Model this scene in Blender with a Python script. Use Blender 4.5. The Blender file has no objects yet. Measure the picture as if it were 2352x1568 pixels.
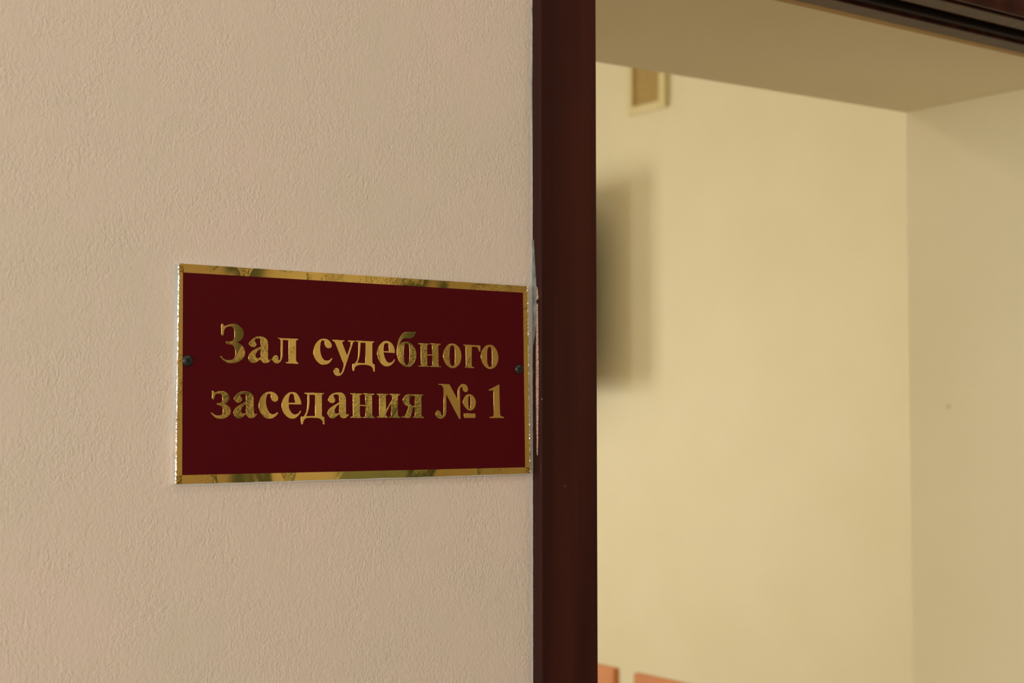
import bpy, bmesh, math, random
from mathutils import Matrix, Vector
random.seed(4)
C = bpy.context.scene.collection
SC = bpy.context.scene

# ------------------------------------------------------------------ camera
YAW, PITCH, ROLL = 0.630518, 0.0441545, -0.000667
fw = Vector((math.sin(YAW)*math.cos(PITCH), math.cos(YAW)*math.cos(PITCH), math.sin(PITCH)))
rt = Vector((math.cos(YAW), -math.sin(YAW), 0)); up = rt.cross(fw)
r2 = rt*math.cos(ROLL)+up*math.sin(ROLL); u2 = up*math.cos(ROLL)-rt*math.sin(ROLL)
cam = bpy.data.cameras.new('camera'); cam_o = bpy.data.objects.new('camera', cam); C.objects.link(cam_o)
cam.sensor_width = 36.0; cam.lens = 3403.3/2352*36
cam_o.matrix_world = Matrix(((r2.x, u2.x, -fw.x, 0), (r2.y, u2.y, -fw.y, 0), (r2.z, u2.z, -fw.z, 1.6), (0, 0, 0, 1)))
cam.clip_start = 0.05; cam.clip_end = 60
cam.dof.use_dof = True; cam.dof.focus_distance = 1.10; cam.dof.aperture_fstop = 9.0
SC.camera = cam_o

# ------------------------------------------------------------------ light and exposure
world = bpy.data.worlds.new('world'); SC.world = world; world.use_nodes = True
world.node_tree.nodes['Background'].inputs[0].default_value = (0.75, 0.85, 1.0, 1)
world.node_tree.nodes['Background'].inputs[1].default_value = 0.6
SC.view_settings.view_transform = 'Standard'; SC.view_settings.look = 'None'
SC.view_settings.gamma = 1; SC.view_settings.use_curve_mapping = False
SC.view_settings.exposure = 0.0

def area(name, loc, aim, sx, sy, power, col):
    d = bpy.data.lights.new(name, 'AREA'); d.shape = 'RECTANGLE'; d.size = sx; d.size_y = sy
    d.energy = power; d.color = col
    o = bpy.data.objects.new(name, d); C.objects.link(o); o.location = loc
    o.rotation_euler = (Vector(aim)-Vector(loc)).to_track_quat('-Z', 'Y').to_euler()
    return o
# daylight in the corridor: end window on the left, one window in the facing wall
area('corridor_end_daylight', (-3.12, -0.35, 1.65), (0, -0.35, 1.65), 1.9, 1.5, 52, (0.97, 0.98, 0.97))
area('corridor_side_daylight', (-1.6, -1.78, 1.75), (-1.6, 0, 1.75), 1.5, 1.5, 37, (0.98, 0.96, 0.93))
area('corridor_fill_light', (1.3, -0.45, 3.22), (1.3, -0.45, 0), 1.2, 0.3, 6, (1.0, 0.93, 0.82))  # unseen fill added under the ceiling to brighten the facing wall
# daylight of the court room: two windows in its far wall
area('room_daylight_a', (-1.4, 7.68, 1.30), (-1.4, 0, 1.10), 1.4, 1.3, 147, (1.0, 0.97, 0.90))
area('room_daylight_b', (1.7, 7.68, 1.30), (1.7, 0, 1.10), 1.0, 1.3, 97, (1.0, 0.97, 0.90))
area('room_ceiling_light', (0.5, 3.5, 3.22), (0.5, 3.5, 0), 0.6, 0.6, 15, (1.0, 0.93, 0.80))

# ------------------------------------------------------------------ helpers
def mesh_obj(name, bm, mat, parent=None, smooth=False):
    me = bpy.data.meshes.new(name); bm.to_mesh(me); bm.free()
    if smooth:
        for p in me.polygons: p.use_smooth = True
    if mat: me.materials.append(mat)
    o = bpy.data.objects.new(name, me); C.objects.link(o)
    if parent: o.parent = parent
    return o
def add_box(bm, x0, x1, y0, y1, z0, z1, bev=0.0, seg=2):
    m = Matrix.Translation(((x0+x1)/2, (y0+y1)/2, (z0+z1)/2)) @ Matrix.Diagonal((abs(x1-x0), abs(y1-y0), abs(z1-z0), 1))
    r = bmesh.ops.create_cube(bm, size=1, matrix=m)
    if bev > 0:
        vs = set(r['verts']); es = [e for e in bm.edges if e.verts[0] in vs and e.verts[1] in vs]
        bmesh.ops.bevel(bm, geom=es, offset=bev, segments=seg, affect='EDGES', profile=0.5)
def box(name, x0, x1, y0, y1, z0, z1, mat, parent=None, bev=0.0):
    bm = bmesh.new(); add_box(bm, x0, x1, y0, y1, z0, z1, bev)
    return mesh_obj(name, bm, mat, parent)
def boxes(name, lst, mat, parent=None, bev=0.0):
    bm = bmesh.new()
    for b in lst: add_box(bm, *b, bev)
    return mesh_obj(name, bm, mat, parent)
def add_tube(bm, p, q, r, seg=16):
    p = Vector(p); q = Vector(q); d = q-p
    m = Matrix.Translation((p+q)/2) @ d.to_track_quat('Z', 'Y').to_matrix().to_4x4()
    bmesh.ops.create_cone(bm, cap_ends=True, segments=seg, radius1=r, radius2=r, depth=d.length, matrix=m)
def prism(name, pts, z0, z1, mat):                 # plan polygon, counter-clockwise
    bm = bmesh.new()
    a = [bm.verts.new((x, y, z0)) for x, y in pts]; b = [bm.verts.new((x, y, z1)) for x, y in pts]
    bm.faces.new(a[::-1]); bm.faces.new(b)
    for i in range(len(pts)):
        j = (i+1) % len(pts); bm.faces.new((a[i], a[j], b[j], b[i]))
    return mesh_obj(name, bm, mat)
def structure(o): o['kind'] = 'structure'; return o
def thing(name, label, cat, loc, group=None):
    o = bpy.data.objects.new(name, None); C.objects.link(o); o.location = loc
    o.empty_display_size = 0.05; o['label'] = label; o['category'] = cat
    if group: o['group'] = group
    return o

class Mat:
    def __init__(s, name):
        s.m = bpy.data.materials.new(name); s.m.use_nodes = True; s.t = s.m.node_tree; s.n = s.t.nodes
        s.b = s.n['Principled BSDF']
    def node(s, kind, **kw):
        n = s.n.new(kind)
        for k, v in kw.items():
            if k in n.inputs.keys(): n.inputs[k].default_value = v
            else: setattr(n, k, v)
        return n
    def link(s, a, b): s.t.links.new(a, b)
    def coords(s, scale=(1, 1, 1)):
        tc = s.node('ShaderNodeTexCoord'); mp = s.node('ShaderNodeMapping'); mp.inputs['Scale'].default_value = scale
        s.link(tc.outputs['Object'], mp.inputs['Vector']); return mp.outputs['Vector']
    def noise(s, vec, scale, detail=3, rough=0.5, dist=0.0):
        n = s.node('ShaderNodeTexNoise'); n.inputs['Scale'].default_value = scale; n.inputs['Detail'].default_value = detail
        n.inputs['Roughness'].default_value = rough; n.inputs['Distortion'].default_value = dist
        s.link(vec, n.inputs['Vector']); return n.outputs['Fac']
    def ramp(s, fac, stops):
        r = s.node('ShaderNodeValToRGB'); s.link(fac, r.inputs['Fac'])
        e = r.color_ramp.elements
        e[0].position, e[0].color = stops[0]; e[1].position, e[1].color = stops[-1]
        for p, c in stops[1:-1]:
            k = e.new(p); k.color = c
        return r.outputs['Color']
    def math(s, op, a, b=None, c=None):
        n = s.node('ShaderNodeMath', operation=op)
        for i, v in enumerate((a, b, c)):
            if v is None: continue
            if isinstance(v, (int, float)): n.inputs[i].default_value = v
            else: s.link(v, n.inputs[i])
        return n.outputs[0]
    def mix(s, fac, a, b):
        n = s.node('ShaderNodeMix', data_type='RGBA')
        for i, v in ((0, fac), (6, a), (7, b)):
            if isinstance(v, (int, float, tuple)): n.inputs[i].default_value = v
            else: s.link(v, n.inputs[i])
        return n.outputs[2]
    def bump(s, h, strength, dist, prev=None):
        n = s.node('ShaderNodeBump'); n.inputs['Strength'].default_value = strength; n.inputs['Distance'].default_value = dist
        s.link(h, n.inputs['Height'])
        if prev is not None: s.link(prev, n.inputs['Normal'])
        return n.outputs['Normal']
    def spot(s, vec, c, r, soft=0.5):                # 1 inside a small blob, 0 outside
        v = s.node('ShaderNodeVectorMath', operation='DISTANCE'); s.link(vec, v.inputs[0]); v.inputs[1].default_value = c
        m = s.node('ShaderNodeMapRange'); m.interpolation_type = 'SMOOTHSTEP'
        s.link(v.outputs['Value'], m.inputs[0]); m.inputs[1].default_value = r*(1-soft); m.inputs[2].default_value = r
        m.inputs[3].default_value = 1; m.inputs[4].default_value = 0
        return m.outputs[0]
    def set(s, base=None, rough=None, metal=None, spec=None, normal=None, coat=None):
        for k, v in (('Base Color', base), ('Roughness', rough), ('Metallic', metal), ('Specular IOR Level', spec), ('Normal', normal), ('Coat Weight', coat)):
            if v is None: continue
            if isinstance(v, (int, float, tuple)): s.b.inputs[k].default_value = v
            else: s.link(v, s.b.inputs[k])
        return s.m

def rgb(r, g, b): return (r, g, b, 1)

# corridor plaster: fine roller stipple, faint mottling, one chip, one pink mark
def mat_corridor():
    M = Mat('corridor_plaster'); v = M.coords()
    mot = M.noise(v, 9, 3); mot2 = M.noise(v, 60, 2)
    base = M.ramp(mot, [(0.3, rgb(0.705, 0.608, 0.488)), (0.7, rgb(0.745, 0.612, 0.508))])
    base = M.mix(M.ramp(mot2, [(0.45, rgb(0, 0, 0)), (0.75, rgb(0.35, 0.35, 0.35))]), base, rgb(0.69, 0.595, 0.47))
    pink = M.spot(v, (0.1752, 0.9544, 1.7595), 0.0035, 0.9)
    base = M.mix(M.math('MULTIPLY', pink, 0.55), base, rgb(0.62, 0.28, 0.26))
    vs = M.coords((1.0, 1.0, 0.72))
    dist = M.node('ShaderNodeTexVoronoi', feature='SMOOTH_F1'); dist.inputs['Scale'].default_value = 470
    wob = M.node('ShaderNodeTexNoise'); wob.inputs['Scale'].default_value = 180; M.link(vs, wob.inputs['Vector'])
    vm = M.node('ShaderNodeVectorMath', operation='MULTIPLY_ADD'); M.link(wob.outputs['Color'], vm.inputs[0])
    vm.inputs[1].default_value = (0.008, 0.008, 0.008); M.link(vs, vm.inputs[2]); M.link(vm.outputs[0], dist.inputs['Vector'])
    fine = M.noise(vs, 520, 2, 0.6)
    patch = M.ramp(M.noise(v, 22, 2), [(0.35, rgb(0.45, 0.45, 0.45)), (0.62, rgb(1, 1, 1))])
    h = M.math('ADD', M.math('MULTIPLY', dist.outputs['Distance'], -0.75), M.math('MULTIPLY', fine, 0.55))
    h = M.math('MULTIPLY', h, patch)
    h = M.math('ADD', h, M.math('MULTIPLY', M.noise(vs, 70, 2, 0.5), 0.40))
    chip = M.spot(v, (0.2195, 0.9544, 1.5795), 0.0045, 0.7)
    h = M.math('SUBTRACT', h, M.math('MULTIPLY', chip, 1.2))
    nrm = M.bump(h, 0.7, 0.00085)
    return M.set(base=base, rough=0.72, spec=0.35, normal=nrm)
def mat_room(name='room_plaster', base=(0.795, 0.725, 0.505)):
    M = Mat(name); v = M.coords()
    a = rgb(*base); b = rgb(base[0]*0.97, base[1]*0.965, base[2]*0.94)
    col = M.ramp(M.noise(v, 3.5, 3), [(0.3, a), (0.7, b)])
    st = M.spot(v, (1.8158, 1.392, 1.6), 0.006, 0.6)
    col = M.mix(M.math('MULTIPLY', st, 0.30), col, rgb(0.45, 0.25, 0.10))
    nrm = M.bump(M.noise(v, 160, 3), 0.25, 0.0008)
    return M.set(base=col, rough=0.6, spec=0.35, normal=nrm)
def mat_mahogany():
    M = Mat('mahogany_laminate'); v = M.coords((1.0, 1.0, 0.075))
    warp = M.noise(v, 9, 2)
    w = M.node('ShaderNodeTexWave', wave_type='BANDS', bands_direction='X', wave_profile='SIN')
    w.inputs['Scale'].default_value = 7; w.inputs['Distortion'].default_value = 16; w.inputs['Detail'].default_value = 3
    w.inputs['Detail Scale'].default_value = 1.1; M.link(v, w.inputs['Vector'])
    streak = M.noise(M.coords((1, 1, 0.02)), 240, 2)
    g = M.math('ADD', M.math('MULTIPLY', w.outputs['Fac'], 0.55), M.math('MULTIPLY', streak, 0.45))
    col = M.ramp(g, [(0.20, rgb(0.033, 0.0084, 0.0062)), (0.50, rgb(0.045, 0.0112, 0.0078)), (0.86, rgb(0.062, 0.0150, 0.0094))])
    dots = M.node('ShaderNodeTexVoronoi'); dots.inputs['Scale'].default_value = 38; M.link(M.coords(), dots.inputs['Vector'])
    dot = M.math('LESS_THAN', dots.outputs['Distance'], 0.022)
    col = M.mix(M.math('MULTIPLY', dot, 0.5), col, rgb(0.45, 0.33, 0.27))
    nrm = M.bump(M.noise(M.coords((1, 1, 0.05)), 700, 2), 0.08, 0.0004)
    return M.set(base=col, rough=0.38, spec=0.13, normal=nrm, coat=0.035)
def mat_foil(name, tint, rough=0.10, amp=1.0, crk=1.0, bs=26):
    M = Mat(name); v = M.coords()
    broad = M.noise(v, bs, 1, 0.4, 0.4)                       # slow undulation of the glued foil
    rip = M.noise(M.coords((0.75, 1, 1.35)), 420, 2, 0.6, 0.6)  # crinkle
    mask = M.ramp(M.noise(v, 30, 1, 0.5, 0.6), [(0.50, rgb(0.01, 0.01, 0.01)), (0.64, rgb(1, 1, 1))])
    n1 = M.bump(broad, 1.0, 0.0019*amp)
    n2 = M.bump(M.math('MULTIPLY', rip, mask), 1.0, 0.00075*crk, n1)
    return M.set(base=rgb(*tint), rough=rough, metal=1.0, normal=n2)
def plain(name, col, rough=0.5, spec=0.5, metal=0.0, grain=0.06, scale=40):
    M = Mat(name); v = M.coords()
    a = rgb(*col); b = rgb(*[c*(1-grain) for c in col])
    return M.set(base=M.ramp(M.noise(v, scale, 3), [(0.3, a), (0.7, b)]), rough=rough, spec=spec, metal=metal)

WALL = mat_corridor(); ROOM = mat_room(); WOOD = mat_mahogany()
GOLD = mat_foil('gold_foil', (0.97, 0.70, 0.215), 0.05, 0.06, 0.17, 11); GOLDB = mat_foil('gold_border_foil', (0.97, 0.71, 0.215), 0.05, 0.26, 0.30); SILVER = mat_foil('pale_edge_foil', (0.95, 0.94, 0.90), 0.15, 2.6)
BURG = plain('burgundy_plastic', (0.078, 0.0010, 0.0040), 0.5, 0.12, 0, 0.05, 300)
BOARD = plain('white_plastic_board', (0.62, 0.64, 0.62), 0.35)
SCREW = plain('dark_screw', (0.014, 0.020, 0.020), 0.32, 0.5, 0.0)
OCHRE = plain('ochre_edge', (0.46, 0.30, 0.11), 0.6, 0.2)
SEAL_SHADE = plain('rubber_seal_and_shade', (0.010, 0.006, 0.005), 0.6, 0.3)
CAULK = plain('grey_filler', (0.46, 0.44, 0.39), 0.6, 0.3, 0, 0.12, 160)
PATCH = plain('blue_grey_filler', (0.29, 0.305, 0.295), 0.5, 0.3, 0, 0.5, 130)
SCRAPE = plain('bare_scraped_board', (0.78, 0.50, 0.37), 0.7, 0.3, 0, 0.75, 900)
BEECH = plain('orange_beech', (0.66, 0.24, 0.065), 0.35, 0.4, 0, 0.12, 14)
METAL = plain('black_tube', (0.02, 0.02, 0.02), 0.35)
GRILLE = plain('cream_grille', (0.76, 0.66, 0.36), 0.45)
GBACK = plain('grille_back', (0.52, 0.36, 0.12), 0.7)
CASTER_BODY = plain('dark_housing', (0.045, 0.040, 0.030), 0.45)
CASTER_FRONT = plain('dark_front', (0.030, 0.027, 0.020), 0.35)
FLOOR = plain('brown_linoleum', (0.40, 0.29, 0.18), 0.4, 0.5, 0, 0.2, 6)
CEIL = plain('white_ceiling', (0.80, 0.76, 0.68), 0.8)
OPP = plain('facing_plaster', (0.90, 0.81, 0.64), 0.7, 0.3, 0, 0.05, 5)
WHITE = plain('white_frame', (0.78, 0.78, 0.76), 0.35)

# ------------------------------------------------------------------ the setting
NW, NB, UL, UR = 0.9544, 1.4634, 0.7445, 1.8158       # front face, room face, opening sides
HZ, SZ = 2.0160, 2.0500                                # head of the frame, soffit of the reveal
NBL = 1.5000                                           # room face at the left side of the opening
def wall_with_opening(name, mat_front, mat_back):
    """thick wall with a doorway: corridor face, room face, reveals and soffit"""
    bm = bmesh.new()
    X0, X1, Z1 = -3.0, 4.2, 3.30
    def nb(x): return NBL + (NB-NBL)*(x-UL)/(UR-UL) if UL <= x <= UR else (NBL if x < UL else NB)
    def q(pts, mi):
        f = bm.faces.new([bm.verts.new(p) for p in pts]); f.material_index = mi
    # corridor face (facing -y)
    q([(X0, NW, 0), (UL, NW, 0), (UL, NW, Z1), (X0, NW, Z1)], 0)
    q([(UR, NW, 0), (X1, NW, 0), (X1, NW, Z1), (UR, NW, Z1)], 0)
    q([(UL, NW, SZ), (UR, NW, SZ), (UR, NW, Z1), (UL, NW, Z1)], 0)
    # room face (facing +y)
    q([(UL, NBL, 0), (X0, NBL, 0), (X0, NBL, Z1), (UL, NBL, Z1)], 1)
    q([(X1, NB, 0), (UR, NB, 0), (UR, NB, Z1), (X1, NB, Z1)], 1)
    q([(UR, NB, SZ), (UL, NBL, SZ), (UL, NBL, Z1), (UR, NB, Z1)], 1)
    # reveals, soffit and outer ends
    q([(UL, NW, 0), (UL, NBL, 0), (UL, NBL, SZ), (UL, NW, SZ)], 1)
    q([(UR, NB, 0), (UR, NW, 0), (UR, NW, SZ), (UR, NB, SZ)], 1)
    q([(UL, NW, SZ), (UL, NBL, SZ), (UR, NB, SZ), (UR, NW, SZ)], 1)
    q([(X0, NW, Z1), (X1, NW, Z1), (X1, NB, Z1), (X0, NBL, Z1)], 1)
    q([(X0, NBL, 0), (X0, NW, 0), (X0, NW, Z1), (X0, NBL, Z1)], 1)
    q([(X1, NW, 0), (X1, NB, 0), (X1, NB, Z1), (X1, NW, Z1)], 1)
    bmesh.ops.remove_doubles(bm, verts=bm.verts, dist=1e-5)
    o = mesh_obj(name, bm, mat_front); o.data.materials.append(mat_back)
    return structure(o)
wall_with_opening('wall_front', WALL, ROOM)

def wall_grid(name, axis, pos, thick, a0, a1, z1, holes, mat):
    """wall slab of thickness thick along axis, with rectangular window holes (a, b, z0, z1)"""
    bm = bmesh.new()
    cuts = sorted({a0, a1} | {h[0] for h in holes} | {h[1] for h in holes})
    for i in range(len(cuts)-1):
        a, b = cuts[i], cuts[i+1]
        hs = [h for h in holes if h[0] <= a+1e-6 and h[1] >= b-1e-6]
        spans = [(0, z1)] if not hs else [(0, hs[0][2]), (hs[0][3], z1)]
        for z0, zz in spans:
            if axis == 'y': add_box(bm, a, b, pos, pos+thick, z0, zz)
            else: add_box(bm, pos, pos+thick, a, b, z0, zz)
    return structure(mesh_obj(name, bm, mat))
# corridor
wall_grid('wall_left', 'x', -3.12, 0.12, -1.78, 0.9544, 3.3, [(-1.30, 0.60, 0.90, 2.40)], OPP).location.x = 0
wall_grid('wall_opposite', 'y', -1.78, 0.18, -3.0, 4.2, 3.3, [(-2.35, -0.85, 1.0, 2.5)], OPP)
structure(box('wall_right', 4.2, 4.35, -1.78, 7.65, 0, 3.3, ROOM))
wall_grid('wall_back', 'y', 7.45, 0.20, -3.0, 4.2, 3.3, [(-2.10, -0.70, 0.65, 2.15), (1.20, 2.20, 0.65, 2.15)], ROOM)
structure(box('wall_side', -3.12, -3.0, 0.9544, 7.65, 0, 3.3, ROOM))
structure(box('floor', -3.12, 4.35, -1.78, 7.65, -0.06, 0.0, FLOOR))
structure(box('ceiling', -3.12, 4.35, -1.78, 7.65, 3.3, 3.4, CEIL))

def window_frame(name, axis, pos, a0, a1, z0, z1):
    w = 0.05; root = bpy.data.objects.new(name, None); C.objects.link(root); root['kind'] = 'structure'
    am = (a0+a1)/2
    bars = [(a0, a0+w, z0, z1), (a1-w, a1, z0, z1), (a0+w, a1-w, z0, z0+w), (a0+w, a1-w, z1-w, z1), (am-w/2, am+w/2, z0+w, z1-w)]
    lst = [(a, b, pos, pos+0.05, c, d) if axis == 'y' else (pos, pos+0.05, a, b, c, d) for a, b, c, d in bars]
    boxes('window_frame', lst, WHITE, root)
window_frame('window_1', 'x', -3.09, -1.30, 0.60, 0.90, 2.40)
window_frame('window_2', 'y', -1.74, -2.35, -0.85, 1.0, 2.5)
window_frame('window_3', 'y', 7.58, -2.10, -0.70, 0.65, 2.15)
window_frame('window_4', 'y', 7.58, 1.20, 2.20, 0.65, 2.15)

# dark door frame of the photo: casings, lining with rebate and seal, ochre back edge
CF = NW-0.012
d1 = bpy.data.objects.new('door_1', None); C.objects.link(d1); d1['kind'] = 'structure'
def casing(name, x0, x1, z0, z1):
    o = box(name, x0, x1, CF, NW, z0, z1, WOOD, d1, 0.0014); return o
casing('casing', 0.7165, 0.7748, 0.0, HZ)
casing('casing', UR-0.03, UR+0.035, 0.0, HZ)
JL, JR = 0.7745, UR-0.030
casing('head_casing', 0.7165, UR+0.035, HZ+0.006, HZ+0.066)
box('casing_lip', 0.7175, UR+0.034, CF+0.0003, CF+0.0022, HZ, HZ+0.0062, WOOD, d1)
box('groove_shade', JL, JR, CF+0.0024, 0.9535, HZ+0.004, HZ+0.0062, SEAL_SHADE, d1)  # near-black strip standing in for the shade in the casing gap
JL, JR = 0.7745, UR-0.030
box('jamb', UL+0.0005, JL, NW, 0.978, 0, HZ, WOOD, d1, 0.001); box('jamb', JR, UR-0.0005, NW, 0.978, 0, HZ, WOOD, d1, 0.001)
box('jamb_stop', UL+0.0005, JL, 1.018, 1.0427, 0, HZ, WOOD, d1, 0.001); box('jamb_stop', JR, UR-0.0005, 1.018, 1.0427, 0, HZ, WOOD, d1, 0.001)
boxes('rebate', [(UL+0.0005, JL-0.012, 0.978, 1.018, 0, HZ+0.012), (JR+0.012, UR-0.0005, 0.978, 1.018, 0, HZ+0.012)], WOOD, d1)
box('head_jamb', UL+0.0005, UR-0.0005, 0.9538, 0.978, HZ, SZ-0.0005, WOOD, d1, 0.001)
box('head_rebate', UL+0.0005, UR-0.0005, 0.978, 1.018, HZ+0.012, SZ-0.0005, WOOD, d1)
box('head_seal', JL, JR, 1.009, 1.018, HZ+0.004, HZ+0.012, SEAL_SHADE, d1, 0.002)
box('head_stop', UL+0.0005, UR-0.0005, 1.018, 1.0427, HZ, SZ-0.0005, WOOD, d1, 0.001)
boxes('back_edge', [(UL+0.0005, UR-0.0005, 1.0427, 1.054, HZ, SZ-0.0005), (UL+0.0005, JL, 1.0427, 1.054, 0, HZ), (JR, UR-0.0005, 1.0427, 1.054, 0, HZ)], OCHRE, d1)

# doors on the facing side of the corridor (mirrored in the gold foil)
def far_door(name, a0, a1):
    r = bpy.data.objects.new(name, None); C.objects.link(r); r['kind'] = 'structure'
    y = -1.60
    box('door_leaf', a0, a1, y, y+0.02, 0.005, 2.0, WOOD2, r)
    boxes('casing', [(a0-0.095, a0, y, y+0.03, 0, 2.08), (a1, a1+0.08, y, y+0.03, 0, 2.08), (a0, a1, y, y+0.03, 2.0, 2.08)], DARKG, r)
    bm = bmesh.new(); add_tube(bm, (a1-0.07, y+0.02, 1.0), (a1-0.07, y+0.06, 1.0), 0.012); add_tube(bm, (a1-0.07, y+0.055, 1.0), (a1-0.19, y+0.055, 1.0), 0.009)
    mesh_obj('door_handle', bm, METAL, r)
WOOD2 = plain('cream_leaf', (0.56, 0.46, 0.33), 0.45); DARKG = plain('dark_green_casing', (0.085, 0.115, 0.080), 0.5); BOARDG = plain('grey_green_panel', (0.33, 0.40, 0.30), 0.45)
far_door('door_2', 2.265, 3.16)
far_door('door_3', 0.74, 1.650)
structure(box('mirrored_board', 1.93, 2.17, -1.60, -1.585, 0.95, 1.590, BOARDG, None, 0.003))  # grey-green board on the facing wall, unseen except mirrored in the foil

# grey filler smeared along the joint between plaster and casing
def filler():
    bm = bmesh.new(); N = 700; z0, z1 = 0.9, 2.07; rows = []
    # width in mm of the smear at each height above the floor
    prof = [(0.90, 0.8), (1.38, 1.0), (1.508, 0.8), (1.546, 1.2), (1.578, 2.2), (1.661, 2.4), (1.710, 1.8), (1.731, 0.3), (1.786, 0.4), (1.821, 1.2),
            (1.866, 2.6), (1.877, 1.3), (1.887, 0.5), (1.894, 1.0), (1.904, 0.5), (1.916, 0.2), (1.919, 1.2), (1.9232, 2.3), (1.9236, 0.2), (2.07, 0.6)]
    for i in range(N+1):
        z = z0+(z1-z0)*i/N
        k = max(j for j in range(len(prof)-1) if prof[j][0] <= z or j == 0)
        t = min(max((z-prof[k][0])/(prof[k+1][0]-prof[k][0]), 0), 1); w = (prof[k][1]+(prof[k+1][1]-prof[k][1])*t)/1000
        w = max(w*random.uniform(0.85, 1.15), 0.00035); f = 0.0004+random.uniform(-0.0002, 0.0002)
        rows.append([bm.verts.new(p) for p in ((0.7166-w, NW-0.00005, z), (0.7166-w*0.6, NW-0.0006, z), (0.7166-0.0002, NW-0.0010-f, z), (0.7168, NW-0.0003, z))])
    for a, b in zip(rows, rows[1:]):
        for k in range(3): bm.faces.new((a[k], a[k+1], b[k+1], b[k]))
    bmesh.ops.recalc_face_normals(bm, faces=bm.faces)
    return structure(mesh_obj('trim_1', bm, CAULK, None, True))
filler()
def side_smear(name, z0, z1, fa, fb, mat, n=140):      # ragged patch lying on the narrow side of the casing
    bm = bmesh.new(); rows = []; x = 0.7165
    for i in range(n+1):
        t = i/n; z = z0+(z1-z0)*t
        a, b = fa(t)+random.uniform(-0.00018, 0.00018), fb(t)+random.uniform(-0.00022, 0.00022)
        if b < a+0.0003: b = a+0.0003
        rows.append([bm.verts.new(p) for p in ((x+0.0002, NW-a, z), (x-0.00018, NW-a-0.0001, z), (x-0.00022, NW-(a+b)/2, z), (x-0.00018, NW-b+0.0001, z), (x+0.0002, NW-b, z))])
    for r, s in zip(rows, rows[1:]):
        for k in range(4): bm.faces.new((r[k], r[k+1], s[k+1], s[k]))
    bm.faces.new(rows[0]); bm.faces.new(rows[-1][::-1])
    bmesh.ops.recalc_face_normals(bm, faces=bm.faces)
    return mesh_obj(name, bm, mat, d1, False)
side_smear('filler_patch', 1.648, 1.735, lambda t: 0.0001, lambda t: 0.0062*min(1, (t/0.25)**0.5 if t < 0.25 else 1)*(1-0.55*max(0, t-0.55)/0.45), PATCH)
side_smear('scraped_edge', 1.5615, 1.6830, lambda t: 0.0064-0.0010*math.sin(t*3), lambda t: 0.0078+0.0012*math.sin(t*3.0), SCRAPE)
side_smear('scraped_edge', 1.6862, 1.6968, lambda t: 0.0058+0.001*t, lambda t: 0.0088-0.0018*t*t, SCRAPE, 20)

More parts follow.
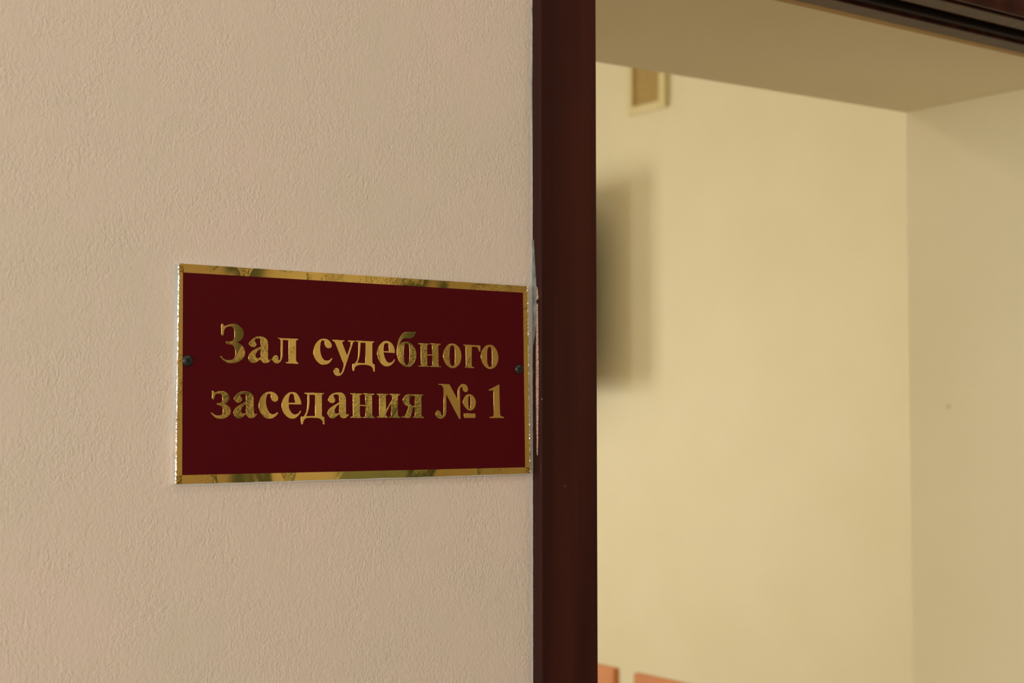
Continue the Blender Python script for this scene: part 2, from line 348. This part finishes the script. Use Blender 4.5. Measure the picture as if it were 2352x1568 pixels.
# ------------------------------------------------------------------ the sign
GLYPHS = [
['-117.04,35.36! -115.87,35.53! -115.43,34.47 -114.39,34.01 -112.64,34.56 -110.29,35.34 -107.93,35.58 -105.26,35.28 -102.57,33.65 -100.77,31.66 -100.21,29.22 -100.43,27.30 -101.61,25.22 -103.68,23.72 -105.90,22.74! -103.96,22.30 -101.57,20.99 -99.77,18.58 -99.03,16.14 -99.37,13.95 -100.90,11.46 -103.27,9.73 -106.52,8.64 -109.47,8.40 -112.42,8.68 -115.36,10.25 -117.13,11.97 -117.87,12.50! -116.85,13.00! -115.37,11.33 -113.31,10.42 -111.55,10.24 -109.49,10.36 -107.72,11.07 -106.70,12.44 -106.27,14.63 -106.29,16.53 -106.75,18.69 -107.80,20.57 -108.99,21.22 -111.05,21.44 -112.82,21.59! -113.48,22.74 -113.28,23.29! -111.66,23.14 -109.60,23.38 -108.13,24.10 -107.25,25.48 -106.97,27.66 -107.08,30.11 -107.45,31.73 -108.20,33.34 -109.39,33.90 -111.16,34.00 -112.92,33.46 -114.38,32.33 -115.10,30.68 -115.38,28.78 -115.66,27.42! -116.54,27.53 -117.04,28.19! -116.94,30.63 -117.08,33.06'],
['-88.12,27.42 -85.70,27.35 -83.27,26.39 -81.73,24.78 -81.20,22.86 -81.18,20.38! -81.18,12.11! -80.72,10.96 -79.81,11.09 -78.74,11.60! -79.65,10.21 -81.31,9.07 -83.14,8.77 -84.96,9.15 -86.33,10.64 -86.95,11.45! -88.90,10.04 -91.00,9.05 -92.80,8.82 -94.91,9.53 -96.12,11.01 -96.37,12.64 -95.85,14.29 -94.66,15.96 -92.87,17.37 -89.87,18.94 -86.71,20.25! -86.74,24.10! -87.20,25.46 -88.11,26.04 -89.93,26.00 -91.13,25.50 -91.72,24.52 -91.11,23.44 -90.35,22.22 -90.49,20.98 -91.54,20.00 -92.89,19.83 -94.40,20.34 -95.45,21.14 -95.97,22.08 -95.47,23.33 -94.13,24.73 -92.34,26.15 -90.24,27.09', '-87.00,19.01! -88.96,17.59 -90.15,16.33 -90.74,14.67 -90.73,13.30 -90.27,12.35 -89.22,11.96 -87.71,12.40 -86.66,13.24!'],
['-73.49,26.88! -71.95,26.70 -57.36,26.58! -57.36,25.83! -58.76,25.51 -59.07,24.25! -58.99,11.97! -58.51,10.30 -57.09,9.21! -57.09,8.65! -66.27,8.91! -67.05,9.59! -65.35,9.76 -64.73,10.75! -64.83,24.38! -65.14,25.21 -65.92,25.52! -69.63,25.59! -69.56,14.82! -69.85,13.15 -70.61,11.20 -72.14,9.37 -73.98,8.70 -75.51,8.95 -77.05,10.25 -77.82,11.48 -77.37,12.73 -76.47,13.99 -74.94,14.38 -73.71,14.05 -73.24,12.81 -72.76,11.02 -71.99,10.95 -71.29,12.02 -71.00,13.96 -70.95,16.18! -71.32,25.33! -72.10,26.14'],
['-36.60,27.22 -33.72,26.90 -31.46,25.46 -30.16,23.50 -29.89,22.09 -30.63,20.94 -32.40,20.47 -34.00,20.86 -35.13,21.97 -35.53,23.66 -35.86,25.34 -36.60,26.00 -37.88,26.03 -38.77,24.99 -39.29,22.43 -39.44,19.32 -38.94,16.51 -37.81,13.71 -36.20,11.91 -34.27,11.29 -32.67,11.40 -31.39,11.99 -29.78,13.36! -29.30,12.88! -31.06,10.44 -32.98,9.13 -35.54,8.47 -38.10,8.48 -40.66,9.71 -42.90,11.93 -44.34,14.43 -44.77,17.24 -44.37,20.34 -43.28,22.90 -41.38,25.20 -39.16,26.62'],
['-29.27,26.71! -19.31,26.40! -19.47,25.76! -20.77,25.59 -21.16,24.58! -16.97,15.25! -13.90,23.33! -13.97,25.19 -16.21,25.90! -16.21,26.53! -10.30,26.34! -10.46,25.94! -11.77,25.44 -12.42,23.94! -16.63,12.40! -18.24,8.10! -20.17,3.22 -21.63,1.49 -22.92,0.63 -24.54,0.38 -26.49,0.87 -27.79,2.27 -28.18,3.40 -27.64,5.11 -26.52,5.98 -25.22,6.05 -24.08,5.59 -23.59,4.31 -23.42,2.61 -22.77,2.11 -21.80,2.63 -20.99,4.06 -19.55,8.08! -19.72,9.21! -21.36,12.32! -26.77,24.16! -27.59,25.27 -28.88,25.86!'],
['-9.64,26.50! 5.98,26.33! 5.99,25.69! 4.82,25.46 4.38,24.35! 4.44,11.35! 4.88,9.91 6.56,9.07! 6.58,4.01! 5.57,4.00! 5.23,5.58 4.05,7.30 2.04,8.36 -0.62,8.81 -4.27,8.89 -7.25,8.56 -9.22,7.81 -10.37,6.65 -11.02,4.20! -12.00,4.19! -12.34,6.76 -12.36,9.48! -11.21,9.35 -10.22,9.94 -8.58,11.98 -7.77,14.86 -7.45,17.74 -7.25,24.06! -7.59,25.49 -9.64,26.01!', '-5.74,25.19! -1.36,25.19! -1.30,11.53! -1.46,10.38 -2.29,9.90! -8.41,10.20! -7.27,12.58 -6.45,15.75 -5.98,20.07 -5.73,24.10'],
['16.98,26.99 18.92,26.62 20.87,25.53 22.58,23.69 23.57,21.42 23.94,19.34 24.02,18.09! 19.44,18.31! 14.23,18.51! 14.60,16.44 15.46,13.97 16.79,11.92 18.25,10.91 19.95,10.73 21.41,11.17 22.62,12.23 23.35,13.39! 24.20,13.09! 23.11,11.20 21.41,9.50 19.47,8.43 17.29,8.04 14.87,8.32 12.21,9.97 10.28,12.22 9.19,14.68 8.70,17.57 9.17,20.47 10.24,22.98 12.16,25.10 14.32,26.51', '14.23,19.24! 14.22,21.42 14.57,23.92 15.30,25.18 16.50,25.46 17.72,25.24 18.45,24.22 18.82,22.15 19.24,19.28!'],
['42.55,34.54! 41.88,32.79 40.52,30.86 39.03,29.98 37.30,29.55 35.07,29.56 33.10,29.61 31.38,29.04 29.91,27.85 28.93,26.36 28.20,24.66 27.96,23.61! 29.18,24.90 31.14,26.10 33.11,26.63 35.33,26.77 37.56,26.15 39.79,24.53 41.54,22.25 42.66,19.75 43.04,17.44 42.68,14.48 41.32,11.30 39.34,9.17 37.11,8.08 34.89,7.84 32.67,8.22 29.72,10.06 27.50,12.32 26.27,15.43 25.85,18.34 25.96,21.27 26.49,24.62 27.33,27.78 28.67,30.33 30.39,32.47 32.60,33.75 35.06,34.28 38.03,34.37 40.51,34.23', '34.35,25.55 35.58,25.26 36.45,24.23 37.07,21.52 37.33,18.37 37.22,15.22 36.85,12.06 36.12,9.95 35.13,9.14 33.90,9.39 32.91,10.53 32.17,13.03 31.91,16.16 31.95,19.31 32.14,21.83 32.62,24.35 33.36,25.31'],
['45.01,25.92! 54.54,25.90! 54.42,25.30! 53.16,25.06 52.78,23.99! 52.80,17.64! 57.59,17.63! 57.58,24.10! 57.32,25.05 55.80,25.72! 55.80,26.18! 65.19,26.03! 65.19,25.46! 63.53,25.10 63.03,23.81! 63.18,9.76! 63.69,8.92 65.34,8.62! 65.34,8.26! 55.97,8.27! 55.97,8.80! 57.40,9.03 57.73,9.88! 57.72,16.93! 52.80,16.96! 52.94,9.81! 53.19,9.07 54.83,8.78! 54.83,8.31! 45.31,8.42! 45.31,8.84! 46.93,8.97 47.43,9.93! 47.14,23.86! 46.76,24.90 45.14,25.46!'],
['75.82,26.45 78.14,26.23 80.47,25.00 82.29,23.32 83.59,20.77 84.24,17.98 84.11,15.18 83.34,12.37 81.78,10.20 79.46,8.44 76.88,7.61 74.56,7.79 71.99,8.97 69.94,10.86 68.40,13.40 67.58,15.73 67.75,18.72 68.64,21.51 70.18,23.68 72.22,25.44 74.02,26.24', '75.82,25.21 76.86,25.02 77.76,23.86 78.28,21.73 78.54,17.87 78.42,13.58 78.16,10.78 77.26,9.38 76.10,9.04 74.94,9.45 74.04,10.93 73.53,13.49 73.26,17.33 73.51,21.62 74.28,24.21 75.05,24.98'],
['86.44,25.83! 102.20,25.63! 102.25,20.95! 101.27,21.11! 100.74,22.22 100.22,23.52 99.03,24.31 96.66,24.52 94.03,24.50! 94.04,9.96! 94.56,8.89 96.40,8.49! 96.27,7.88! 87.89,8.10! 88.02,8.75! 88.81,9.23 88.93,10.31! 88.48,23.25! 88.14,24.64 86.57,25.36!'],
['110.97,26.27 113.38,26.22 115.79,24.75 117.67,22.60 118.88,20.00 119.50,16.72 119.01,13.43 117.67,10.56 115.52,8.56 112.57,7.49 110.70,7.46 108.04,8.45 105.91,10.15 104.32,12.52 102.99,15.54 102.86,17.49 103.39,20.11 104.58,22.53 106.44,24.53 108.57,25.78', '111.10,24.90 112.31,24.56 113.11,22.94 113.51,20.32 113.70,16.83 113.64,13.12 113.38,10.27 112.57,9.06 111.50,8.83 110.30,9.35 109.37,11.08 108.84,13.03 108.70,16.30 108.70,19.57 108.97,22.41 109.90,24.39'],
['-123.74,-11.22! -122.58,-11.10! -121.99,-12.01 -120.98,-12.19 -119.09,-11.59 -116.46,-11.34 -113.83,-11.70 -111.76,-13.31 -110.80,-15.20 -110.85,-17.09 -112.01,-18.71 -113.17,-19.58 -114.93,-20.20! -112.87,-20.74 -110.80,-22.09 -109.76,-24.12 -109.74,-26.01 -110.61,-27.90 -112.51,-29.24 -115.13,-30.18 -117.47,-30.30 -120.09,-29.88 -122.14,-28.66 -123.60,-27.18 -124.47,-26.38! -123.46,-26.30! -121.86,-27.46 -120.11,-28.14 -118.65,-28.28 -116.90,-28.01 -115.74,-27.07 -115.32,-25.73 -115.48,-23.57 -115.93,-22.22 -116.96,-21.42 -118.13,-21.01 -119.53,-20.77! -119.95,-20.07 -119.75,-19.67! -118.73,-19.75 -117.27,-19.58 -116.25,-18.72 -115.77,-17.37 -115.84,-15.49 -116.30,-13.87 -117.18,-13.01 -119.08,-12.80 -120.53,-13.08 -121.54,-14.16 -121.97,-15.24 -122.24,-16.90! -123.11,-16.85 -123.70,-16.18! -123.43,-13.63'],
['-99.94,-11.40 -97.26,-11.47 -94.86,-12.14 -93.20,-13.50 -92.29,-15.13 -92.12,-17.32! -92.06,-25.79! -91.66,-26.88 -90.84,-27.38 -89.43,-27.24! -90.23,-28.39 -92.03,-29.75 -94.12,-30.15 -95.92,-29.59 -97.13,-28.23 -97.94,-27.13! -99.51,-28.49 -101.28,-29.70 -103.36,-30.10 -105.44,-29.41 -106.93,-27.92 -107.30,-26.02 -106.66,-24.13 -104.90,-22.23 -102.54,-20.87 -100.47,-19.79 -97.95,-18.64! -97.83,-15.43! -98.14,-13.79 -99.04,-13.11 -100.53,-12.99 -102.01,-13.40 -102.60,-14.35 -101.70,-15.44 -101.09,-16.80 -101.53,-18.16 -102.56,-18.97 -104.04,-19.19 -105.53,-18.57 -107.02,-17.08 -107.17,-16.27 -106.44,-14.91 -104.68,-13.01 -102.32,-11.77', '-97.94,-19.84! -99.86,-21.42 -101.34,-23.05 -101.77,-24.68 -101.46,-26.04 -100.42,-26.85 -98.93,-26.86 -97.74,-26.18!'],
['-79.46,-11.56 -77.02,-11.77 -74.56,-13.14 -73.32,-14.79 -73.00,-16.17 -73.45,-17.55 -74.83,-18.44 -76.36,-18.39 -77.89,-17.29 -78.51,-15.91 -78.83,-13.71 -79.45,-12.89 -80.36,-12.84 -81.42,-13.45 -82.17,-15.10 -82.60,-18.12 -82.12,-21.69 -80.88,-24.72 -79.35,-26.64 -77.51,-27.48 -76.29,-27.54 -73.49,-26.06! -72.87,-26.66! -74.75,-28.59 -77.19,-30.09 -79.93,-30.44 -82.67,-29.93 -85.11,-28.00 -87.25,-24.98 -88.02,-21.69 -87.60,-18.40 -86.11,-15.11 -84.01,-13.04 -81.59,-11.80'],
['-61.92,-11.75 -59.11,-12.09 -57.04,-13.90 -55.46,-16.68 -54.66,-18.91 -54.65,-20.44! -61.55,-20.36! -64.65,-20.31! -64.32,-23.08 -62.75,-25.86 -60.88,-27.39 -59.32,-27.76 -57.27,-27.13 -55.90,-25.88 -55.28,-24.90! -54.59,-25.32! -55.89,-27.27 -57.44,-28.94 -59.62,-30.32 -61.79,-30.58 -64.28,-30.02 -67.07,-28.07 -69.25,-25.02 -70.04,-21.70 -69.61,-18.38 -68.09,-15.33 -65.94,-13.10 -63.78,-11.98', '-64.81,-19.34! -64.67,-16.98 -64.07,-14.20 -63.15,-12.95 -62.06,-12.69 -60.82,-13.35 -60.19,-14.74 -59.70,-17.25 -59.16,-19.33!'],
['-51.88,-12.08! -35.87,-12.20! -36.03,-12.82! -37.30,-13.11 -37.78,-14.10! -37.76,-27.89! -37.37,-29.02 -35.71,-29.65! -35.52,-34.86! -36.54,-34.85! -36.87,-32.97 -38.32,-31.27 -40.55,-30.33 -43.41,-30.12 -46.89,-29.96 -49.41,-30.09 -51.30,-30.69 -52.54,-32.31 -53.31,-34.73! -54.25,-34.67! -54.64,-31.74 -54.60,-29.23! -52.87,-29.24 -51.63,-28.12 -50.38,-25.61 -49.77,-22.82 -49.32,-18.90 -49.51,-14.14! -50.15,-13.03 -51.72,-12.76!', '-47.94,-13.41! -43.82,-13.48! -43.28,-14.12! -43.11,-27.88! -43.42,-28.94! -50.68,-28.91! -49.43,-26.45 -48.35,-22.82 -47.90,-18.90'],
['-23.64,-11.86 -21.04,-11.98 -19.08,-13.45 -18.10,-15.16 -17.83,-17.15! -17.78,-26.26! -17.38,-27.74 -16.40,-27.92 -15.20,-27.55! -16.07,-28.83 -17.70,-30.10 -19.97,-30.52 -21.93,-29.80 -22.97,-27.95! -23.56,-27.52! -25.49,-28.93 -27.42,-30.20 -29.36,-30.47 -31.29,-29.75 -32.74,-27.91 -32.97,-26.50 -32.28,-24.53 -30.04,-22.55 -27.47,-21.14 -24.89,-19.72 -23.21,-18.87! -23.29,-16.03! -23.63,-14.33 -24.60,-13.34 -26.22,-13.06 -27.83,-13.49 -28.31,-14.34 -27.34,-15.76 -26.85,-17.17 -27.32,-18.59 -28.77,-19.38 -30.38,-19.22 -31.99,-18.31 -32.70,-17.19 -32.01,-15.49 -30.73,-13.79 -28.48,-12.50 -25.90,-11.92', '-23.43,-20.29! -25.21,-21.42 -26.81,-23.40 -27.29,-25.10 -26.96,-26.24 -25.83,-27.09 -24.53,-27.09 -23.40,-26.39!'],
['-14.03,-12.29! -4.15,-12.42! -4.31,-13.10! -5.56,-13.34 -6.12,-14.26! -6.09,-20.71! -1.13,-20.85! -1.32,-14.53! -1.66,-13.38 -3.15,-12.76! -3.15,-12.30! 6.34,-12.48! 6.18,-13.12! 4.90,-13.29 4.34,-14.22! 4.56,-28.05! 5.07,-29.35 6.58,-29.93! 6.58,-30.48! -2.91,-30.31! -2.91,-29.74! -1.42,-29.52 -1.09,-28.31! -1.12,-21.62! -6.09,-21.51! -5.96,-28.01! -5.56,-29.30 -4.07,-29.79! -4.07,-30.42! -13.78,-30.18! -13.78,-29.64! -12.08,-29.36 -11.66,-27.99! -12.05,-14.28! -12.38,-13.28 -13.92,-12.78!'],
['8.53,-12.50! 18.17,-12.58! 18.05,-13.08! 16.77,-13.40 16.24,-14.33! 16.40,-24.89! 20.86,-18.05! 21.99,-16.28! 21.94,-14.93 21.21,-13.79 19.63,-12.97! 19.62,-12.51! 28.76,-12.68! 28.64,-13.28! 27.23,-13.62 26.69,-14.71! 26.73,-27.62! 27.47,-29.29 29.06,-30.02! 28.99,-30.48! 19.56,-30.29! 19.56,-29.77! 20.85,-29.36 21.13,-28.43! 20.98,-19.19! 16.53,-26.76! 16.34,-27.79 16.78,-28.83 18.23,-29.91! 18.16,-30.43! 8.72,-30.18! 8.60,-29.66! 10.28,-29.32 10.75,-28.19! 10.71,-15.80! 10.27,-13.94 8.53,-12.96!'],
['49.56,-12.84! 49.56,-13.47! 48.24,-13.79 47.69,-15.06! 47.72,-27.69! 48.23,-29.38 49.85,-30.12! 49.73,-30.65! 40.27,-30.39! 40.27,-29.87! 41.75,-29.66 42.12,-28.51! 41.98,-22.42! 40.62,-22.32! 37.79,-30.63! 30.66,-30.34! 30.29,-29.51! 31.51,-29.68 32.62,-29.31 33.84,-27.85 35.07,-25.35 36.24,-22.42! 35.79,-21.75 33.82,-21.06 32.10,-19.50 31.23,-17.20 31.59,-15.53 32.82,-14.06 34.78,-13.11 37.25,-12.79 39.23,-12.74!', '41.96,-14.03! 39.98,-13.87 38.49,-14.25 37.51,-15.51 37.14,-17.19 37.27,-19.07 38.01,-20.33 39.25,-21.27 40.74,-21.58 41.98,-21.48!'],
['63.27,-4.81! 73.22,-4.90! 81.12,-17.19! 81.11,-11.01 81.27,-8.70 82.35,-6.63 84.22,-5.07 86.40,-4.66 88.59,-5.16 90.00,-6.83 90.53,-8.64 90.00,-10.06 88.59,-10.77 86.87,-10.34 85.94,-9.18 85.47,-7.38 84.53,-6.82 83.75,-7.18 83.16,-8.43 83.04,-10.23! 83.30,-23.87! 83.56,-31.46! 82.38,-31.46! 70.16,-12.22! 70.55,-25.13! 70.03,-27.69 68.81,-29.73 66.97,-30.99 65.14,-31.29 63.01,-30.72 61.18,-29.18 60.57,-27.66 61.18,-25.88 62.69,-24.94 64.22,-25.38 65.29,-26.91 65.90,-28.44 66.82,-29.08 67.64,-28.57 68.13,-26.92! 68.10,-8.40! 66.93,-6.49 65.40,-5.53 63.42,-5.37!', '91.88,-12.56 94.24,-13.01 96.45,-14.82 97.71,-17.15 97.87,-19.74 97.08,-22.34 95.19,-24.41 92.68,-25.05 90.17,-24.40 87.66,-22.07 86.10,-19.75 85.94,-17.95 86.72,-15.88 88.28,-13.81 90.16,-12.77', '91.88,-13.67 92.67,-14.32 92.99,-16.13 93.30,-18.71 92.99,-21.30 92.74,-23.63 92.05,-24.14 91.42,-23.62 90.95,-21.30 90.79,-17.42 90.94,-15.10 91.26,-14.06', '86.58,-27.36! 97.56,-27.52! 97.56,-30.84! 87.05,-30.71!'],
['120.38,-4.50! 120.64,-13.43! 121.18,-28.12! 121.99,-29.43 124.90,-30.36! 124.97,-31.02! 111.54,-30.90! 111.38,-30.22! 114.26,-29.92 115.22,-28.88! 115.06,-11.36! 114.74,-9.53 113.62,-9.22 111.06,-9.47! 110.74,-8.77! 114.58,-7.43!']
]
def outline(s):
    pts = []
    for t in s.split():
        c = t.endswith('!'); x, y = map(float, t.rstrip('!').split(',')); pts.append((x, y, c))
    n = len(pts); out = []
    for i in range(n):
        p0, p1, p2, p3 = pts[i-1], pts[i], pts[(i+1) % n], pts[(i+2) % n]
        if p1[2] and p2[2]: out.append((p1[0], p1[1])); continue
        if p1[2]: p0 = (2*p1[0]-p2[0], 2*p1[1]-p2[1])
        if p2[2]: p3 = (2*p2[0]-p1[0], 2*p2[1]-p1[1])
        def tj(a, b): return max(math.hypot(a[0]-b[0], a[1]-b[1])**0.5, 1e-4)
        t0 = 0; t1 = t0+tj(p0, p1); t2 = t1+tj(p1, p2); t3 = t2+tj(p2, p3)
        for k in range(6):
            t = t1+(t2-t1)*k/6; r = []
            for d in (0, 1):
                a1 = (t1-t)/(t1-t0)*p0[d]+(t-t0)/(t1-t0)*p1[d]; a2 = (t2-t)/(t2-t1)*p1[d]+(t-t1)/(t2-t1)*p2[d]
                a3 = (t3-t)/(t3-t2)*p2[d]+(t-t2)/(t3-t2)*p3[d]
                b1 = (t2-t)/(t2-t0)*a1+(t-t0)/(t2-t0)*a2; b2 = (t3-t)/(t3-t1)*a2+(t-t1)/(t3-t1)*a3
                r.append((t2-t)/(t2-t1)*b1+(t-t1)/(t2-t1)*b2)
            out.append(tuple(r))
    return out
def flat_shape(name, loops, depth, y, mat, parent, bevel=0.0):
    """closed outlines in mm on the sign plane -> solid plate of real thickness"""
    cu = bpy.data.curves.new(name, 'CURVE'); cu.dimensions = '2D'; cu.fill_mode = 'BOTH'; cu.extrude = depth/2
    cu.bevel_depth = bevel; cu.bevel_resolution = 1
    for lp in loops:
        sp = cu.splines.new('POLY'); sp.points.add(len(lp)-1)
        for q, (a, b) in zip(sp.points, lp): q.co = (a/1000, b/1000, 0, 1)
        sp.use_cyclic_u = True
    tmp = bpy.data.objects.new('tmp', cu); C.objects.link(tmp)
    me = bpy.data.meshes.new_from_object(tmp.evaluated_get(bpy.context.evaluated_depsgraph_get()))
    bpy.data.objects.remove(tmp); bpy.data.curves.remove(cu)
    me.transform(Matrix(((1, 0, 0, 0), (0, 0, -1, y), (0, 1, 0, 0), (0, 0, 0, 1))))
    me.name = name; me.materials.clear(); me.materials.append(mat)
    o = bpy.data.objects.new(name, me); C.objects.link(o); o.parent = parent
    return o
SU, SN, SH = 0.560213, 0.949872, 1.622383
sign = thing('door_sign', 'burgundy sign with gold foil lettering and border on the plaster beside the dark door frame', 'sign', (SU, SN, SH))
TL, TR, BR, BL = (-148.9, 75.8), (148.7, 74.2), (151.1, -75.4), (-149.7, -74.7)
RTL, RTR, RBR, RBL = (-145.9, 69.8), (143.9, 68.9), (145.9, -70.4), (-145.2, -68.6)
flat_shape('backing_board', [[(-149.6, 75.6), (148.9, 74.0), (151.2, -76.0), (-149.9, -75.6)]], 0.0043, 0.00235, BOARD, sign)
flat_shape('face_panel', [[RTL, RTR, RBR, RBL]], 0.00025, 0.000125, BURG, sign)
def wob(a, b, amp, n=40):
    out = []
    for i in range(1, n):
        t = i/n; out.append((a[0]+(b[0]-a[0])*t+random.uniform(-amp, amp), a[1]+(b[1]-a[1])*t+random.uniform(-amp, amp)))
    return out
flat_shape('border_strip', [[TL, *wob(TL, TR, 0.05), TR, RTR, RTL]], 0.0004, 0.0000, GOLDB, sign)
flat_shape('border_strip', [[TR, *wob(TR, BR, 0.10), BR, RBR, RTR]], 0.0004, 0.00002, GOLDB, sign)
flat_shape('border_strip', [[BR, *wob(BR, BL, 0.12), BL, RBL, RBR]], 0.0004, 0.0000, GOLDB, sign)
flat_shape('border_strip', [[BL, *wob(BL, TL, 0.12), TL, RTL, RBL]], 0.0004, 0.00002, GOLDB, sign)
# crinkled foil wrapped round the left and right edges of the board
def wrap(side):
    bm = bmesh.new(); N = 150; rows = []
    a, b = ((BL, TL) if side < 0 else (BR, TR))
    for i in range(N+1):
        t = i/N; x = a[0]+(b[0]-a[0])*t; z = a[1]+(b[1]-a[1])*t
        j = lambda s=0.16: random.uniform(-s, s)
        prof = ((0.9, -0.05), (0.25, -0.28), (-0.25, 0.1), (-0.42, 1.1), (-0.40, 2.6), (-0.30, 4.2))
        rows.append([bm.verts.new(((x-side*(-1)*0 + side*(-p)+j(0.14))/1000, (q+j(0.12))/1000, (z+j(0.2))/1000)) for p, q in prof])
    for r, s in zip(rows, rows[1:]):
        for k in range(5): bm.faces.new((r[k], r[k+1], s[k+1], s[k]))
    bmesh.ops.recalc_face_normals(bm, faces=bm.faces)
    return mesh_obj('edge_foil', bm, SILVER, sign, False)
e = wrap(-1); e['label'] = 'crinkled silvery foil along the left edge'
e = wrap(1); e['label'] = 'crinkled foil along the right edge'
# folded foil corners, one seam, one fold added as glint beside left screw
def fold(cx, cz, s=4.2):
    bm = bmesh.new(); g = []
    for i in range(7):
        g.append([bm.verts.new(((cx+(i/6-0.5)*s+random.uniform(-.25, .25))/1000, (-0.35-random.uniform(0, 0.30)*(0 < i < 6 and 0 < k < 6))/1000, (cz+(k/6-0.5)*s*1.35+random.uniform(-.25, .25))/1000)) for k in range(7)])
    for i in range(6):
        for k in range(6): bm.faces.new((g[i][k], g[i+1][k], g[i+1][k+1], g[i][k+1]))
    for v in list(bm.verts): pass
    bmesh.ops.solidify(bm, geom=bm.faces[:], thickness=0.00012)
    bmesh.ops.recalc_face_normals(bm, faces=bm.faces)
    return mesh_obj('foil_fold', bm, GOLD, sign, False)
fold(-147.2, 72.2, 3.6); fold(-147.4, -71.6, 4.0); fold(148.6, -72.6, 3.2); fold(146.9, 71.4, 2.0); fold(132.0, 71.9, 1.3); fold(-147.6, 9.4, 1.2)
# letters, cut from the same foil, proud of the face
for loops in GLYPHS:
    flat_shape('letter', [outline(l) for l in loops], 0.00022, -0.00012, GOLD, sign, 0.00009)
# two dark cross-head screws
def screw(x, z, r=3.9):
    bm = bmesh.new(); seg = 32; rings = [(1.0, 0.0), (1.0, -0.6), (0.86, -1.25), (0.6, -1.75), (0.3, -1.95)]; vs = []
    for k, (f, y) in enumerate(rings):
        vs.append([bm.verts.new(((x+r*f*math.cos(2*math.pi*i/seg))/1000, y/1000, (z+r*f*math.sin(2*math.pi*i/seg))/1000)) for i in range(seg)])
    for a, b in zip(vs, vs[1:]):
        for i in range(seg): bm.faces.new((a[i], a[(i+1) % seg], b[(i+1) % seg], b[i]))
    bm.faces.new(vs[-1])
    bmesh.ops.recalc_face_normals(bm, faces=bm.faces)
    o = mesh_obj('screw', bm, SCREW, sign, True)
    rec = []
    for an in (0.5, 0.5+math.pi/2):
        bm2 = None
    bm = bmesh.new()
    for an in (0.5, 0.5+math.pi/2):
        m = Matrix.Translation((x/1000, -0.00185, z/1000)) @ Matrix.Rotation(an, 4, 'Y') @ Matrix.Diagonal((0.0034, 0.0006, 0.0007, 1))
        bmesh.ops.create_cube(bm, size=1, matrix=m)
    mesh_obj('screw_slot', bm, SEAL_SHADE, o)
screw(-142.1, 9.4); screw(139.6, 7.6, 3.7)

# ------------------------------------------------------------------ court room things
# ventilation grille high on the right wall
v = thing('ventilation_grille', 'small square cream ventilation grille high on the yellow wall seen through the doorway', 'vent', (4.2, 4.7545, 2.865))
boxes('grille_frame', [(-0.022, 0, -0.1225, -0.0865, 0, 0.25), (-0.022, 0, 0.0865, 0.1225, 0, 0.25), (-0.022, 0, -0.0865, 0.0865, 0, 0.034), (-0.022, 0, -0.0865, 0.0865, 0.216, 0.25)], GRILLE, v, 0.003)
box('grille_back', -0.006, -0.001, -0.0865, 0.0865, 0.034, 0.216, GBACK, v)
bm = bmesh.new()
for k in range(9):
    z = 0.045+k*0.0195
    m = Matrix.Translation((-0.011, 0, z)) @ Matrix.Rotation(math.radians(35), 4, 'Y') @ Matrix.Diagonal((0.011, 0.173, 0.002, 1))
    bmesh.ops.create_cube(bm, size=1, matrix=m)
mesh_obj('slats', bm, plain('ochre_slats', (0.56, 0.40, 0.15), 0.5), v)

# unseen dark panel behind the frame, kind guessed, added to cast the soft shadow
caster = thing('shadow_caster', 'unseen dark panel added on the yellow wall to cast the soft shadow beside the door frame', 'shadow_caster', (4.2, 5.69, 1.66))
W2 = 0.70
box('housing', -0.24, -0.20, -W2, W2, 0, 0.86, CASTER_BODY, caster, 0.008)
box('caster_front', -0.243, -0.2405, -W2+0.012, W2-0.012, 0.02, 0.848, CASTER_FRONT, caster)
box('rear_cover', -0.20, -0.12, -W2+0.05, W2-0.05, 0.05, 0.81, CASTER_BODY, caster, 0.012)
box('wall_bracket', -0.03, 0, -0.22, 0.22, 0.28, 0.58, METAL, caster, 0.004)
box('bracket_arm', -0.12, -0.03, -0.05, 0.05, 0.38, 0.48, METAL, caster, 0.004)

# wooden chairs in a row: only their top rails are in view
def chair(loc, label):
    t = thing('wooden_chair', label, 'chair', loc, 'wooden chairs in a row')
    bm = bmesh.new(); add_box(bm, 0, 0.020, -0.23, 0.23, 0.60, 0.95, 0.004); mesh_obj('backrest', bm, BEECH, t)
    box('seat', 0.03, 0.45, -0.22, 0.22, 0.435, 0.46, BEECH, t, 0.006)
    for s in (-1, 1):
        bm = bmesh.new(); add_tube(bm, (0.031, s*0.20, 0.0), (0.031, s*0.20, 0.90), 0.011); mesh_obj('leg', bm, METAL, t)
        bm = bmesh.new(); add_tube(bm, (0.42, s*0.20, 0.0), (0.42, s*0.20, 0.435), 0.011); mesh_obj('leg', bm, METAL, t)
    for s in (-1, 1):
        bm = bmesh.new(); add_tube(bm, (0.031, s*0.20, 0.42), (0.42, s*0.20, 0.42), 0.009); mesh_obj('seat_rail', bm, METAL, t)
    return t
chair((2.397, 3.0845, 0), 'orange wooden chair back cut off by the dark door frame at the bottom')
chair((2.397, 2.5530, 0), 'orange wooden chair back standing clear of the door frame, right of the gap')
